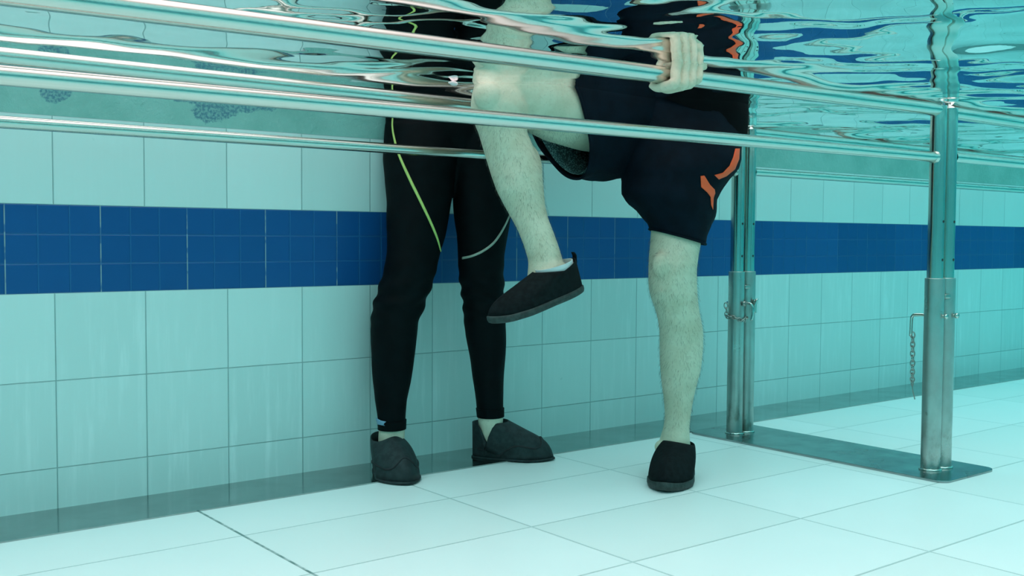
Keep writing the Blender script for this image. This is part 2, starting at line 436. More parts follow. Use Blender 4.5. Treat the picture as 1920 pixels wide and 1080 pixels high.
def chain(points, n_links, wire=.0017, long=.0125, name='chain', parent=None, swing=0):
    P = bez(points, n_links); bm = bmesh.new()
    for i in range(n_links):
        a, b = P[i], P[i+1]; c = (a+b)/2; d = (b-a).normalized(); Ln = (b-a).length*.5+wire*1.6
        u = d.cross(Vector((.8, .6, .05))).normalized()
        if i % 2: u = (u*.35+d.cross(u)*.94).normalized()
        W = .0052; loop = []
        for k in range(20):
            t = 2*PI*k/20; loop.append(c + d*(Ln*math.cos(t)) + u*(W*math.sin(t)))
        rings = []; nrm = d.cross(u)
        for k, p in enumerate(loop):
            tg = (loop[(k+1) % 20]-loop[k-1]).normalized(); s = tg.cross(nrm).normalized()
            rings.append([p+(s*math.cos(q)+nrm*math.sin(q))*wire for q in [2*PI*j/8 for j in range(8)]])
        rings.append(rings[0]); add_rings(bm, rings, (False, False))
    bmesh.ops.remove_doubles(bm, verts=bm.verts, dist=1e-6)
    return link(name, to_mesh(bm), M['chain'], parent)
ZP = .413
# near post: bent pin from the back, chain hanging from its end
root = empty('locking_pin', (PX['nl'], NY, ZP), 'bent steel locking pin with a chain hanging down, left of the near post', 'locking pin')
X = PX['nl']; ph = .058
bm = bmesh.new(); add_tube(bm, bez([(X, NY-SR-.010, ZP), (X, NY, ZP), (X, NY+ph-.008, ZP), (X, NY+ph+.004, ZP-.006), (X, NY+ph+.006, ZP-.02), (X, NY+ph+.007, ZP-.058)], 30), .0042, 14); link('pin', to_mesh(bm), M['steel'], root)
bm = bmesh.new(); cyl(bm, (X, NY-SR-.012, ZP), (X, NY-SR-.006, ZP), .0065, 16); link('pin_tip', to_mesh(bm), M['steel'], root)
top = Vector((X+.006, NY+ph+.005, ZP-.050))
ch = chain([top, top+Vector((.003, .001, -.05)), top+Vector((.003, .0, -.10)), top+Vector((.003, 0, -.140))], 12, parent=root)
bm = bmesh.new(); e0 = top+Vector((.003, 0, -.142)); add_tube(bm, [e0, e0+Vector((.004, 0, -.015)), e0+Vector((.011, -.002, -.038))], .0016, 8); link('chain_tail', to_mesh(bm), M['chain'], root)
X = PX['nr']
root = empty('locking_pin', (X, NY, ZP), 'short steel pin head on the right tube of the near post', 'locking pin')
bm = bmesh.new(); cyl(bm, (X, NY-SR-.009, ZP), (X, NY+SR+.012, ZP), .0042, 14); link('pin', to_mesh(bm), M['steel'], root)
bm = bmesh.new(); cyl(bm, (X, NY-SR-.012, ZP), (X, NY-SR-.005, ZP), .0068, 16); link('pin_tip', to_mesh(bm), M['steel'], root)
# far post: two bent pins on the camera side, a short chain slung round the left tube
ZF = .413
for key, lab, dz in (('fl', 'bent steel pin with a short chain round the left tube of the far post', 0), ('fr', 'bent steel pin through the right tube of the far post', .004)):
    X = PX[key]; root = empty('locking_pin', (X, FY, ZF), lab, 'locking pin')
    if key == 'fl':
        pts = [(X, FY+SR+.012, ZF), (X, FY, ZF), (X, FY-SR-.022, ZF+.002), (X+.004, FY-SR-.034, ZF-.006), (X+.004, FY-SR-.036, ZF-.030), (X+.001, FY-SR-.034, ZF-.050)]
    else:
        pts = [(X, FY+SR+.012, ZF+dz), (X, FY, ZF+dz), (X, FY-SR-.010, ZF+dz), (X-.004, FY-SR-.016, ZF+.012), (X-.012, FY-SR-.016, ZF-.004), (X-.019, FY-SR-.016, ZF-.030)]
    bm = bmesh.new(); add_tube(bm, bez(pts, 30), .0040, 14); link('pin', to_mesh(bm), M['steel'], root)
    bm = bmesh.new(); cyl(bm, (X, FY-SR-.010, pts[0][2]), (X, FY-SR-.003, pts[0][2]), .0075, 16); link('washer', to_mesh(bm), M['chain'], root)
    if key == 'fl':
        c0 = Vector((X, FY, ZF-.046))
        arc = [c0+Vector((math.cos(a)*(SR+.007)*1.0, math.sin(a)*(SR+.007), .006*math.cos(2*a))) for a in [math.radians(q) for q in (150, 185, 220, 255, 290, 325)]]
        arc = [c0+Vector((-.027, .02, .045)), c0+Vector((-.030, .012, .020))]+arc
        chain(arc, 13, parent=root)
    else:
        bm = bmesh.new(); cyl(bm, (X+.004, FY-SR-.006, ZF-.004), (X+.005, FY-SR-.006, ZF-.030), .003, 10); link('pin_clip', to_mesh(bm), M['steel'], root)

# ------------------------------------------------------------------ people: limbs as rings laid through the photo's outlines
def edge_ring(y, xl, xr, t, ratio=1.0, off=0.0, tilt=0.0, n=40, fwd=0.0, ex=1.0, axis=None):
    """a cross-section seen at image height y between xl and xr, at distance t"""
    c = dep((xl+xr)/2, y, t) + Vector((FW.x, FW.y, 0)).normalized()*fwd
    r = (xr-xl)/2*t/F + (off(y) if callable(off) else off)
    ax = (RT + Vector((0, 0, 1))*tilt)*r
    back = Vector((FW.x, FW.y, 0)).normalized()*(r*ratio if ratio > 0 else -ratio)
    return ell(c, ax, back, n, ex)
def leg_rings(edges, tfun, rfun, off=0.0, y0=-9e9, y1=9e9, step=9, n=40):
    """edges: list of (y, xl, xr)"""
    ys = [e_[0] for e_ in edges]; a, b = max(y0, ys[0]), min(y1, ys[-1]); k = max(2, int((b-a)/step)); out = []
    for i in range(k+1):
        y = a+(b-a)*i/k
        out.append(edge_ring(y, float(np.interp(y, ys, [q[1] for q in edges])), float(np.interp(y, ys, [q[2] for q in edges])), tfun(y), rfun(y), off, n=n))
    return out
def shoe(parent, heel, toe, up, W, sole_h, collar, hi, mats, name='shoe', label=None, rough=0, flare=0.0, side=1, tab=False, seam=False, toe_h=.40, lft=.008):
    """slip-on shoe: nested loops from the foot print up to the collar. collar=(centre, rx, ry) as shares of length / metres, hi(a)=collar height"""
    heel, toe = Vector(heel), Vector(toe); d = toe-heel; L = d.length; d.normalize()
    up = (Vector(up)-d*Vector(up).dot(d)).normalized(); lat = up.cross(d)
    def P(x, y, z): return heel + d*x + lat*y + up*z
    n = 56
    def foot(a, o=0.0):
        x = L/2+(L/2+o)*math.cos(a)
        s = x/L
        w = interp([(-.1, .62), (.0, .66), (.15, .74), (.4, .74), (.68, 1.0), (.85, .93), (1.0, .74), (1.1, .7)], s)
        sa = math.sin(a); y = math.copysign(abs(sa)**.95, sa)*(W/2*w+o) + side*.010*math.sin(PI*s)*(.5-s)
        return x, y
    sole = []
    for z, o in ((.0, -.006), (.002, -.001), (sole_h*.5, .0015), (sole_h, .001), (sole_h+.002, -.003)):
        ring = []
        for k in range(n):
            a = 2*PI*k/n; x, y = foot(a, o); lift = lft*max(0, (x/L-.80)/.2)**2 if z < 1 else 0
            ring.append(P(x, y, z+lift))
        sole.append(ring)
    bm = bmesh.new(); add_rings(bm, sole); 
    cx, rx, ry = collar; rings = []
    for i in range(15):
        s = i/14
        ring = []
        for k in range(n):
            a = 2*PI*k/n; x, y = foot(a, -.0015); xc = L*cx+rx*math.cos(a); yc = ry*math.sin(a)
            zc = hi(a)
            fr = max(0, math.cos(a))
            g = s**(1.0+.15*fr)
            h = (toe_h*(1-(1-s)**7)+(1-toe_h)*s**1.35)*fr + (1-(1-s)**1.5)*(1-fr)
            bulge = flare*math.sin(PI*s)*(1-fr)
            xx = x+(xc-x)*g; yy = y*(1+bulge/ max(W/2, .01))+(yc-y)*(g**1.5)
            lift = lft*max(0, (x/L-.80)/.2)**2*(1-s)
            ring.append(P(xx, yy, sole_h+(zc-sole_h)*h+lift))
        rings.append(ring)
    # roll the collar inside so the rim has thickness
    last = rings[-1]; cc = sum(last, Vector())/n
    rings.append([p+(cc-p).normalized()*.003-up*.001 for p in last]); rings.append([p+(cc-p).normalized()*.0035-up*.022 for p in last])
    bu = bmesh.new(); add_rings(bu, rings, (True, False))
    o = link(name, to_mesh(bu), mats[0], parent)
    if label: o['label'] = label
    link('sole', to_mesh(bm), mats[1], o)
    if tab:
        bm = bmesh.new(); pts = [P(L*cx-rx-.001, 0, hi(PI)-.014), P(L*cx-rx-.005, 0, hi(PI)+.004), P(L*cx-rx-.002, 0, hi(PI)+.013)]
        rr = []
        for p, wd in zip(pts, (.007, .007, .005)): rr.append([p+lat*wd+d*.0015, p-lat*wd+d*.0015, p-lat*wd-d*.0015, p+lat*wd-d*.0015])
        add_rings(bm, rr); link('pull_tab', to_mesh(bm), mats[0], o)
    if seam:
        pts = []
        for k in range(60):
            a = -2.6+5.2*k/59; s = .16+.20*(.5+.5*math.cos(a*4.2))*max(.2, math.cos(a*.6)); i = s*14; i0 = int(i); f_ = i-i0
            kk = (a % (2*PI))/(2*PI)*n; k0 = int(kk) % n; k1 = (k0+1) % n; g_ = kk-int(kk)
            q = (rings[i0][k0]*(1-g_)+rings[i0][k1]*g_)*(1-f_)+(rings[i0+1][k0]*(1-g_)+rings[i0+1][k1]*g_)*f_
            pts.append(q)
        bm = bmesh.new(); add_tube(bm, pts, .0027, 8); link('seam', to_mesh(bm), M['seam'], o)
    return o, P, L
def foot_skin(bm, heel, toe, up, W, h):
    heel, toe = Vector(heel), Vector(toe); d = toe-heel; L = d.length; d.normalize()
    up = (Vector(up)-d*Vector(up).dot(d)).normalized(); lat = up.cross(d); rings = []
    for s, w_, hh in ((.05, .35, .25), (.12, .55, .75), (.26, .60, 1.0), (.42, .62, .72), (.6, .72, .48), (.78, .78, .32), (.9, .6, .22), (.95, .3, .12)):
        z = .012+h*hh/2
        rings.append(ell(heel+d*(L*s)+up*z, lat*(W/2*w_), up*(h*hh/2), 20))
    add_rings(bm, rings)
def bvh_of(obj):
    w0 = wloc(obj); me = obj.data
    return BVHTree.FromPolygons([v.co+w0 for v in me.vertices], [tuple(p.vertices) for p in me.polygons])
def snap(bvh, x, y, off):
    d = ray(x, y).normalized(); h = bvh.ray_cast(CAM, d)
    if h[0] is None:
        p = dep(x, y, 2.7); q = bvh.find_nearest(p)
        for t in np.linspace(2.2, 3.2, 60):
            pp = dep(x, y, float(t)); r = bvh.find_nearest(pp)
            if r[3] < q[3]: q = r
        h = q
    nrm = h[1] if h[1].dot(d) < 0 else -h[1]
    return h[0]+nrm*off, nrm
def trim_line(name, obj, pts, wd, mat, off=.0012, n=40, wds=None):
    """flat piping that lies on the cloth"""
    b = bvh_of(obj); P2 = bez([(x, y, 0) for x, y in pts], n); c = [snap(b, p.x, p.y, off) for p in P2]
    bm = bmesh.new(); rings = []
    for i, (p, nr) in enumerate(c):
        tg = (c[min(i+1, n)][0]-c[max(i-1, 0)][0]).normalized(); s = tg.cross(nr).normalized()
        ww = wd*(interp(wds, i/n) if wds else 1)
        rings.append([p+s*ww-nr*.0015, p+s*ww*.7+nr*.0008, p-s*ww*.7+nr*.0008, p-s*ww-nr*.0015])
    add_rings(bm, rings); return link(name, to_mesh(bm), mat, obj)
def trim_patch(name, obj, poly, mat, off=.0014):
    b = bvh_of(obj); bm = bmesh.new(); vs = [bm.verts.new((x, y, 0)) for x, y in poly]; f = bm.faces.new(vs)
    bmesh.ops.triangulate(bm, faces=[f])
    for _ in range(3):
        bmesh.ops.subdivide_edges(bm, edges=[e_ for e_ in bm.edges if e_.calc_length() > 4], cuts=1, use_grid_fill=True)
        bmesh.ops.triangulate(bm, faces=bm.faces[:])
    for v in bm.verts: v.co = snap(b, v.co.x, v.co.y, off)[0]
    me = to_mesh(bm); o = link(name, me, mat, obj); md = o.modifiers.new('thick', 'SOLIDIFY'); md.thickness = .0012; md.offset = 0; return o
def add_solid(o, th, off=-1):
    md = o.modifiers.new('thick', 'SOLIDIFY'); md.thickness = th; md.offset = off
def wrinkle(me, amp, freq, sx=(1, 1, 1), seed=0):
    for v in me.vertices:
        p = Vector((v.co.x*sx[0]+seed, v.co.y*sx[1], v.co.z*sx[2]))
        v.co += v.normal*(noise.noise(p*freq)*amp)
def head(bm, c, f, r=.095):
    """simple head on its neck: skull, jaw, nose, ears; f = facing"""
    f = Vector(f).normalized(); l = Vector((-f.y, f.x, 0)); c = Vector(c)
    add_rings(bm, [ell(c+f*o+Vector((0, 0, z)), l*a, f*b, 28) for z, a, b, o in
        ((-.13, .020, .022, .050), (-.115, .045, .050, .040), (-.085, .060, .075, .020), (-.05, .068, .086, .008), (0, .074, .094, 0), (.04, .077, .097, -.004), (.08, .068, .086, -.008), (.11, .040, .052, -.010), (.12, .01, .012, -.010))])
    add_rings(bm, [ell(c+f*o+Vector((0, 0, z)), l*a, f*.012, 12) for z, a, o in ((.005, .006, .092), (-.02, .010, .100), (-.042, .016, .102), (-.05, .010, .094))])
    for s in (-1, 1): add_ball(bm, c+l*(.076*s)+Vector((0, 0, -.015)), .03, (.35, .6, 1), 2)
def face_bits(parent, c, f):
    f = Vector(f).normalized(); l = Vector((-f.y, f.x, 0)); c = Vector(c)
    for s in (-1, 1):
        bm = bmesh.new(); add_ball(bm, c+l*(.031*s)+f*.080+Vector((0, 0, .005)), .012, sub=2); link('eye', to_mesh(bm), M['sock'], parent)
    bm = bmesh.new(); add_tube(bm, [c+l*(.024*s)+f*(.086-.01*abs(s))+Vector((0, 0, -.073)) for s in (-1, -.5, 0, .5, 1)], [.002, .005, .006, .005, .002], 8); link('mouth', to_mesh(bm), M['orange'] if False else M['skin2'], parent)
    bm = bmesh.new(); add_ball(bm, c-f*.012+Vector((0, 0, .045)), .1, (.86, .92, .88), 3)
    bmesh.ops.delete(bm, geom=[v for v in bm.verts if (v.co-c).dot(f) > .035 and v.co.z < c.z+.075 or v.co.z < c.z-.03], context='VERTS')
    o = link('hair', to_mesh(bm), M['black_hair'], parent); add_solid(o, .008)

# ---------------- person at the wall in black leggings
BK = [(230, 722, 0), (290, 718, 0)]
LL = [(235, 722, 858), (265, 720, 858), (300, 718, 858), (330, 721, 852), (365, 724, 850), (380, 725, 846), (400, 725, 843), (440, 726, 836), (470, 725, 827), (492, 723, 822), (520, 717, 815), (545, 708, 806), (562, 702, 800), (580, 698, 795), (600, 695, 786), (640, 695, 781), (680, 697, 775), (720, 700, 769), (750, 703, 763), (775, 707, 761), (800, 710, 760), (830, 708, 759)]
RL = [(235, 836, 966), (300, 842, 966), (330, 845, 964), (365, 848, 962), (400, 851, 960), (440, 857, 953), (480, 858, 946), (520, 861, 945), (560, 867, 947), (600, 869, 948), (640, 875, 949), (680, 882, 947), (720, 888, 945), (750, 892, 944), (785, 896, 944), (815, 899, 940), (835, 899, 936)]
tL = lambda y: float(np.interp(y, [200, 500, 600, 830], [2.82, 2.735, 2.735, 2.735]))
tR = lambda y: float(np.interp(y, [200, 500, 600, 830], [2.86, 2.82, 2.83, 2.898]))
rt1 = lambda y: float(np.interp(y, [200, 350, 480, 560, 640, 780, 830], [.95, .95, 1.0, 1.05, 1.1, 1.15, 1.2]))
back = empty('person', (.93, -.15, 0), 'person in black full-length leggings and grey water shoes standing by the wall', 'person')
HL, TL = atz(712, 877), atz(768, 911)
HR, TR = Vector((1.066, -.100, .0)), Vector((1.230, -.262, 0))
pel = dep(842, 215, 2.85)
def torso(pel, L_, Fd, widths, n=44, lean=Vector((0, 0, 0)), n0=0):
    out = []
    for z, w_, d_, o in widths: out.append(ell(pel+Vector((0, 0, z))+lean*z+Fd*o, L_*w_, Fd*d_, n))
    return out
Lb = Vector((.97, -.24, 0)).normalized(); Fb = Vector((-Lb.y*-1, -Lb.x, 0)); Fb = Vector((-.24, -.97, 0)).normalized()
body_t = [(-.16, .10, .06, 0), (-.12, .150, .085, 0), (-.06, .168, .10, 0), (0, .170, .105, 0), (.06, .160, .10, 0), (.15, .145, .092, 0), (.28, .155, .10, 0), (.40, .175, .11, 0), (.50, .17, .095, 0), (.55, .12, .07, 0), (.58, .055, .055, 0), (.66, .052, .055, .01)]
bm = bmesh.new()
add_rings(bm, leg_rings(LL, tL, rt1, lambda y: -.007 if y < 795 else -.001, y0=310)); add_rings(bm, leg_rings(RL, tR, rt1, lambda y: -.007 if y < 772 else .0, y0=310))
foot_skin(bm, HL, TL, (0, 0, 1), .078, .085); foot_skin(bm, HR, TR, (0, 0, 1), .078, .085)
add_rings(bm, torso(pel, Lb, Fb, body_t))
hc = pel+Vector((0, 0, .77))+Fb*.02
head(bm, hc, Fb)
for s in (-1, 1):
    sh = pel+Vector((0, 0, .50))+Lb*(.165*s)
    el = sh+Vector((0, 0, -.22))+Lb*(.07*s)+Fb*.10; wr = el+Fb*.20-Lb*(.06*s)+Vector((0, 0, .10))
    add_tube(bm, bez([sh, (sh+el)/2, el, (el+wr)/2, wr], 16), [.052-.0016*i for i in range(17)], 20)
    for k in range(5):
        o_ = Lb*((k-2)*.019)+Vector((0, 0, .0)); ln = (.05, .075, .082, .076, .06)[k]
        add_tube(bm, bez([wr-Fb*.02+o_*.5, wr+Fb*.05+o_, wr+Fb*(.06+ln)+o_*1.1-Vector((0, 0, .02))], 6), .0095, 10)
ob = link('body', remesh(bm, .0065, 3), M['skin2'], back)
face_bits(ob, hc, Fb)
bm = bmesh.new()
add_rings(bm, leg_rings(LL, tL, rt1, 0, y0=235, y1=803)); add_rings(bm, leg_rings(RL, tR, rt1, 0, y0=235, y1=780))
add_rings(bm, torso(pel, Lb, Fb, [(z, w_+.008, d_+.008, o) for z, w_, d_, o in body_t if z <= .56]))
for s in (-1, 1):
    sh = pel+Vector((0, 0, .50))+Lb*(.165*s); el = sh+Vector((0, 0, -.22))+Lb*(.07*s)+Fb*.10
    add_tube(bm, bez([sh, (sh+el)/2, el], 8), .058, 20)
me = remesh(bm, .0055, 2)
def displace(me, fn):
    me.update(); N = [v.normal.copy() for v in me.vertices]; C_ = [v.co.copy() for v in me.vertices]; buf = []
    for c_, n_v in zip(C_, N): buf.extend(c_+n_v*fn(c_))
    me.vertices.foreach_set('co', buf); me.update()
# gathered cloth round the knee
displace(me, lambda c: math.exp(-((c.z-.46)/.06)**2)*.0030*math.sin(c.z*2*PI/.045+2.8*math.sin(c.x*21+c.z*9))+noise.noise(c*13)*.0022)
legg = link('leggings', me, M['leggings'], back)
for y0_, y1_, E_, tf in ((787, 804, LL, tL), (765, 781, RL, tR)):     # hems
    bm = bmesh.new(); add_rings(bm, leg_rings(E_, tf, rt1, .0008, y0=y0_, y1=y1_, step=2), (False, False)); cu = link('cuff', to_mesh(bm), M['leggings'], legg); add_solid(cu, .003, 0)
trim_line('side_piping', legg, [(737, 215), (736, 238), (740, 262), (748, 290), (768, 335), (790, 380), (808, 418), (820, 448), (826, 471)], .0042, M['piping'], wds=[(0, .6), (.5, 1), (.8, .9), (1, .5)])['label'] = 'yellow-green piping line'
trim_line('thigh_piping', legg, [(867, 484), (885, 480), (905, 471), (924, 457), (937, 440), (948, 420), (955, 404)], .0035, M['piping_grey'])['label'] = 'pale grey piping line'
trim_patch('ankle_logo', legg, [(708, 783), (716, 788), (725, 790), (721, 795), (723, 798), (714, 796), (708, 795)], M['patch'], .0042)['label'] = 'pale blue logo patch at the hem'
def hi_v(a):
    c = math.cos(a)
    lo = .024; c += .25*(1-abs(c))
    if c > 0: return lo+(.106-lo)*min(1, c/.50)**.9
    return lo+(.102-lo)*min(1, -c/.45)**.9
shoe(back, HL, TL, (0, 0, 1), .124, .007, (.27, .054, .042), lambda a: .088+.016*max(0, math.cos(a))**4+.012*max(0, -math.cos(a)), (M['neoprene'], M['neoprene']), label='grey neoprene water shoe', flare=.006, seam=True, lft=.001, toe_h=.46)
shoe(back, HR, TR, (0, 0, 1), .108, .007, (.225, .051, .047), hi_v, (M['neoprene'], M['neoprene']), label='grey neoprene water shoe with an open V at the ankle', flare=.004, seam=True, toe_h=.44, lft=.001)

# ---------------- person holding the near rail, one knee raised
front = empty('person', (1.38, -.6, 0), 'person in navy shorts with bare legs, one knee raised, hand on the near rail', 'person')
SL = [(205, 1265, 1370), (300, 1240, 1352), (380, 1225, 1325), (430, 1221, 1315), (460, 1219, 1313), (480, 1217, 1309), (505, 1216, 1306), (530, 1216, 1306), (548, 1218, 1307), (562, 1222, 1308), (580, 1229, 1310), (600, 1234, 1314), (620, 1237, 1318), (650, 1237, 1318), (690, 1238, 1314), (720, 1241, 1306), (750, 1245, 1299), (775, 1247, 1295), (800, 1245, 1292), (822, 1238, 1293), (842, 1234, 1294), (858, 1236, 1294)]
tS = lambda y: float(np.interp(y, [200, 380, 500, 560, 640, 760, 860], [2.77, 2.70, 2.655, 2.665, 2.70, 2.715, 2.71]))
rS = lambda y: float(np.interp(y, [200, 380, 480, 540, 640, 700, 780, 860], [.95, .95, 1.12, 1.12, 1.08, 1.12, 1.25, 1.5]))
SHIN = [(150, 893, 968), (175, 885, 985), (200, 882, 992), (225, 886, 990), (247, 896, 988), (270, 903, 998), (300, 912, 1010), (330, 921, 1017), (360, 932, 1020), (385, 945, 1022), (410, 959, 1028), (430, 970, 1036), (460, 982, 1047), (490, 991, 1056), (515, 989, 1060), (532, 986, 1064)]
tH = lambda y: float(np.interp(y, [120, 200, 300, 400, 535], [2.44, 2.45, 2.48, 2.49, 2.475]))
rH = lambda y: float(np.interp(y, [120, 200, 300, 400, 535], [.95, 1.0, .98, 1.0, 1.1]))
HF, TF = Vector((1.422, -.560, 0)), Vector((1.192, -.712, 0))
HU, TU = dep(1094, 546, 2.50), dep(919, 613, 2.365)
Lf = Vector((.50, -.866, 0)).normalized(); Ff = Vector((-.866, -.50, 0)).normalized()
pf = dep(1262, 215, 2.82)
hipR = dep(1225, 225, 2.80)
thigh = [(dep(925, 158, 2.445), .050), (dep(945, 162, 2.46), .066), (dep(985, 178, 2.50), .078), (dep(1040, 202, 2.57), .084), (dep(1100, 218, 2.65), .088), (dep(1170, 225, 2.74), .095), (dep(1230, 228, 2.80), .10)]
bm = bmesh.new()
add_rings(bm, leg_rings(SL, tS, rS, 0)); add_rings(bm, leg_rings(SHIN, tH, rH, 0))
# knee cap, shin bone and calf modelling
def lump(px, py, t, r, s): add_ball(bm, dep(px, py, t), r, s, 3)
lump(1243, 497, 2.612, .030, (1, .8, 1.15)); lump(1250, 545, 2.624, .024, (1, .8, .9)); lump(1255, 575, 2.64, .022, (.9, .8, 1.4))
lump(1283, 625, 2.72, .045, (1, 1, 1.7)); lump(1240, 838, 2.70, .018, (1, 1, 1)); lump(1285, 842, 2.72, .016, (1, 1, 1))
lump(915, 180, 2.40, .034, (1, 1, 1)); lump(988, 325, 2.50, .040, (.9, 1, 1.8)); lump(1040, 505, 2.455, .014, (1, 1, 1))
d_th = (thigh[-1][0]-thigh[0][0]).normalized(); side = d_th.cross(Vector((0, 0, 1))).normalized(); upv = side.cross(d_th)
add_rings(bm, [ell(c, side*r, upv*r, 36) for c, r in thigh])
# loose flesh under the raised thigh down to the hem
foot_skin(bm, HF, TF, (0, 0, 1), .078, .085)
dU = (TU-HU).normalized(); uU = (Vector((0, 0, 1))-dU*dU.z).normalized()
foot_skin(bm, HU, TU, uU, .080, .090)
fb = [(-.10, .10, .07, 0), (-.05, .15, .10, 0), (0, .165, .115, 0), (.08, .16, .12, 0), (.18, .155, .12, .01), (.30, .165, .12, .01), (.42, .185, .115, 0), (.50, .18, .10, 0), (.55, .12, .07, 0), (.58, .06, .06, 0), (.66, .055, .06, .01)]
add_rings(bm, torso(pf, Lf, Ff, fb))
hf = pf+Vector((0, 0, .77))+Ff*.03
head(bm, hf, Ff)
# left arm down to the hand on the rail
RXc, RZc, RR = .965, .9385, .0175
shl = pf+Vector((0, 0, .50))+Lf*.175; wrist = Vector((RXc+.035, NY+.045, RZc+.105)); elb = (shl+wrist)/2+Vector((.10, -.05, -.07))
add_ball(bm, shl, .062); add_tube(bm, bez([shl, (shl*.5+elb*.5)+Vector((0, 0, .01)), elb, elb*.5+wrist*.5, wrist], 20), [.056, .055, .054, .053, .052, .051, .050, .049, .048, .047, .046, .045, .044, .043, .041, .039, .037, .035, .033, .031, .029], 24)
bh = bmesh.new()          # hand, meshed finer and joined to the arm at the wrist
palm = [(wrist+Vector((.008, .010, .03)), .026, .021), (wrist, .029, .021), (Vector((RXc+.026, NY+.030, RZc+.078)), .036, .019), (Vector((RXc+.016, NY+.014, RZc+.052)), .041, .017), (Vector((RXc+.006, NY-.008, RZc+.034)), .043, .014), (Vector((RXc+.002, NY-.022, RZc+.024)), .042, .010)]
pr = []
for i, (c, a, b) in enumerate(palm):
    d = (palm[min(i+1, 5)][0]-palm[max(i-1, 0)][0]).normalized(); u = Vector((1, 0, 0)); u = (u-d*u.dot(d)).normalized()
    pr.append(ell(c, u*a, d.cross(u)*b, 28, .85))
add_rings(bh, pr)
for k, (dx, ln, rad, lift) in enumerate(((-.030, 1.0, .0102, 0), (-.0085, 1.05, .0106, 0), (.0130, .95, .0100, .005), (.0340, .8, .0088, .014))):
    R_ = RR+rad*.95; pts = []
    for a in (62, 100, 132, 172, 212, 248, 282, 282+32*ln):
        aa = math.radians(a); bulge = 1.0+(.42 if a == 132 else (.36 if a == 212 else 0)); rr_ = R_*bulge
        pts.append(Vector((RXc+dx-.038*(a-62)/230+.002*k, NY+math.cos(aa)*rr_, RZc+math.sin(aa)*rr_+lift)))
    P_ = bez(pts, 28)
    add_tube(bh, P_, [rad*(1.13 if i in (8, 9) or i in (16, 17) else (1.0 if i < 22 else 1-.06*(i-21))) for i in range(29)], 18)
th_ = bez([Vector((RXc, NY+.030, RZc+.056)), Vector((RXc-.016, NY+.040, RZc+.026)), Vector((RXc-.020, NY+.034, RZc+.002)), Vector((RXc-.016, NY+.022, RZc-.012))], 14)
add_tube(bh, th_, [.013-.0002*i for i in range(15)], 14)
hand_me = remesh(bh, .0017, 2)
# other arm rests on the far side rail
shr = pf+Vector((0, 0, .50))-Lf*.175; wr2 = Vector((1.02, FY-.03, RZc+.10)); el2 = (shr+wr2)/2+Vector((.08, .04, -.08))
add_ball(bm, shr, .062); add_tube(bm, bez([shr, (shr+el2)/2, el2, (el2+wr2)/2, wr2], 16), [.056-.0016*i for i in range(17)], 20)
for k in range(4):
    pts = [Vector((1.0+.021*k-.03, FY+.03*math.cos(math.radians(a))*1.0, .938+.040*math.sin(math.radians(a)))) for a in (110, 60, 10, -30)]
    add_tube(bm, bez([wr2]+pts, 12), .0095, 12)
bb = bmesh.new(); bb.from_mesh(remesh(bm, .0042, 3)); bb.from_mesh(hand_me); body = link('body', to_mesh(bb), M['skin'], front)
face_bits(body, hf, Ff)

# leg hair
def hairs(name, obj, tests, count, parent):
    me = obj.data; w0 = wloc(obj); bm = bmesh.new(); ps = me.polygons; k = 0; tries = 0
    rnd = random.Random(9)
    cand = []
    for p in ps:
        c = p.center+w0
        for f_ in tests:
            if f_(c): cand.append((c, p.normal.copy())); break
    for _ in range(count):
        c, nr = rnd.choice(cand)
        t = (Vector((rnd.uniform(-.4, .4), rnd.uniform(-.4, .4), -1))-nr*nr.z*-1)
        t = (t-nr*t.dot(nr)).normalized(); ln = rnd.uniform(.006, .014); s = nr.cross(t)*.00016
        tip = c+(nr*.45+t*.9).normalized()*ln; mid = (c+tip)/2+nr*ln*.14
        a = [bm.verts.new(c+s), bm.verts.new(c-s), bm.verts.new(c+nr*.0002)]; b = [bm.verts.new(mid+s*.8), bm.verts.new(mid-s*.8), bm.verts.new(mid+nr*.0002)]; e_ = bm.verts.new(tip)
        for i in range(3):
            j = (i+1) % 3; bm.faces.new((a[i], a[j], b[j], b[i])); bm.faces.new((b[i], b[j], e_))
    o = link(name, to_mesh(bm), M['hair'], parent); o['kind'] = 'stuff'; return o
hairs('leg_hair', body, [lambda c: .12 < c.z < .62 and (c-Vector((1.36, -.59, c.z))).length < .16,
                         lambda c: .56 < c.z < .90 and (c-Vector((.93, -.5, c.z))).length < .17], 5200, body)

# shorts: open cloth tubes round each thigh
def crumple(me, amp=.006, seed=0):
    displace(me, lambda p: (noise.noise(Vector((p.x*9+seed, p.y*9, p.z*9)))*amp+noise.noise(Vector((p.x*22, p.y*22+seed, p.z*16)))*amp*.45)*(.35 if p.z < .64 else 1))
ST = [(150, 1132, 1380), (200, 1130, 1383), (240, 1135, 1386), (280, 1145, 1389), (300, 1152, 1388), (318, 1158, 1381), (334, 1163, 1367), (352, 1164, 1354), (370, 1166, 1347), (388, 1178, 1345), (402, 1194, 1340), (418, 1206, 1332), (432, 1214, 1326), (446, 1217, 1323)]
tT = lambda y: float(np.interp(y, [150, 240, 330, 450], [2.81, 2.78, 2.72, 2.685]))
rT = lambda y: float(np.interp(y, [150, 240, 330, 400, 450], [.80, .86, 1.0, 1.12, 1.2]))
rings = []
for i in range(44):
    y = 150+296*i/43; k = max(0, (y-300)/146)
    rings.append(edge_ring(y-2*k, float(np.interp(y, [q[0] for q in ST], [q[1] for q in ST])), float(np.interp(y, [q[0] for q in ST], [q[2] for q in ST])), tT(y), rT(y), tilt=-.27*k*k, n=64))
bm = bmesh.new(); add_rings(bm, rings, (True, False))
c0 = dep(1046, 234, 2.60)
UPZ = Vector((.0, 0, .03))
def rg(c, ub, vn, n=64): return ell(c, vn, ub, n)
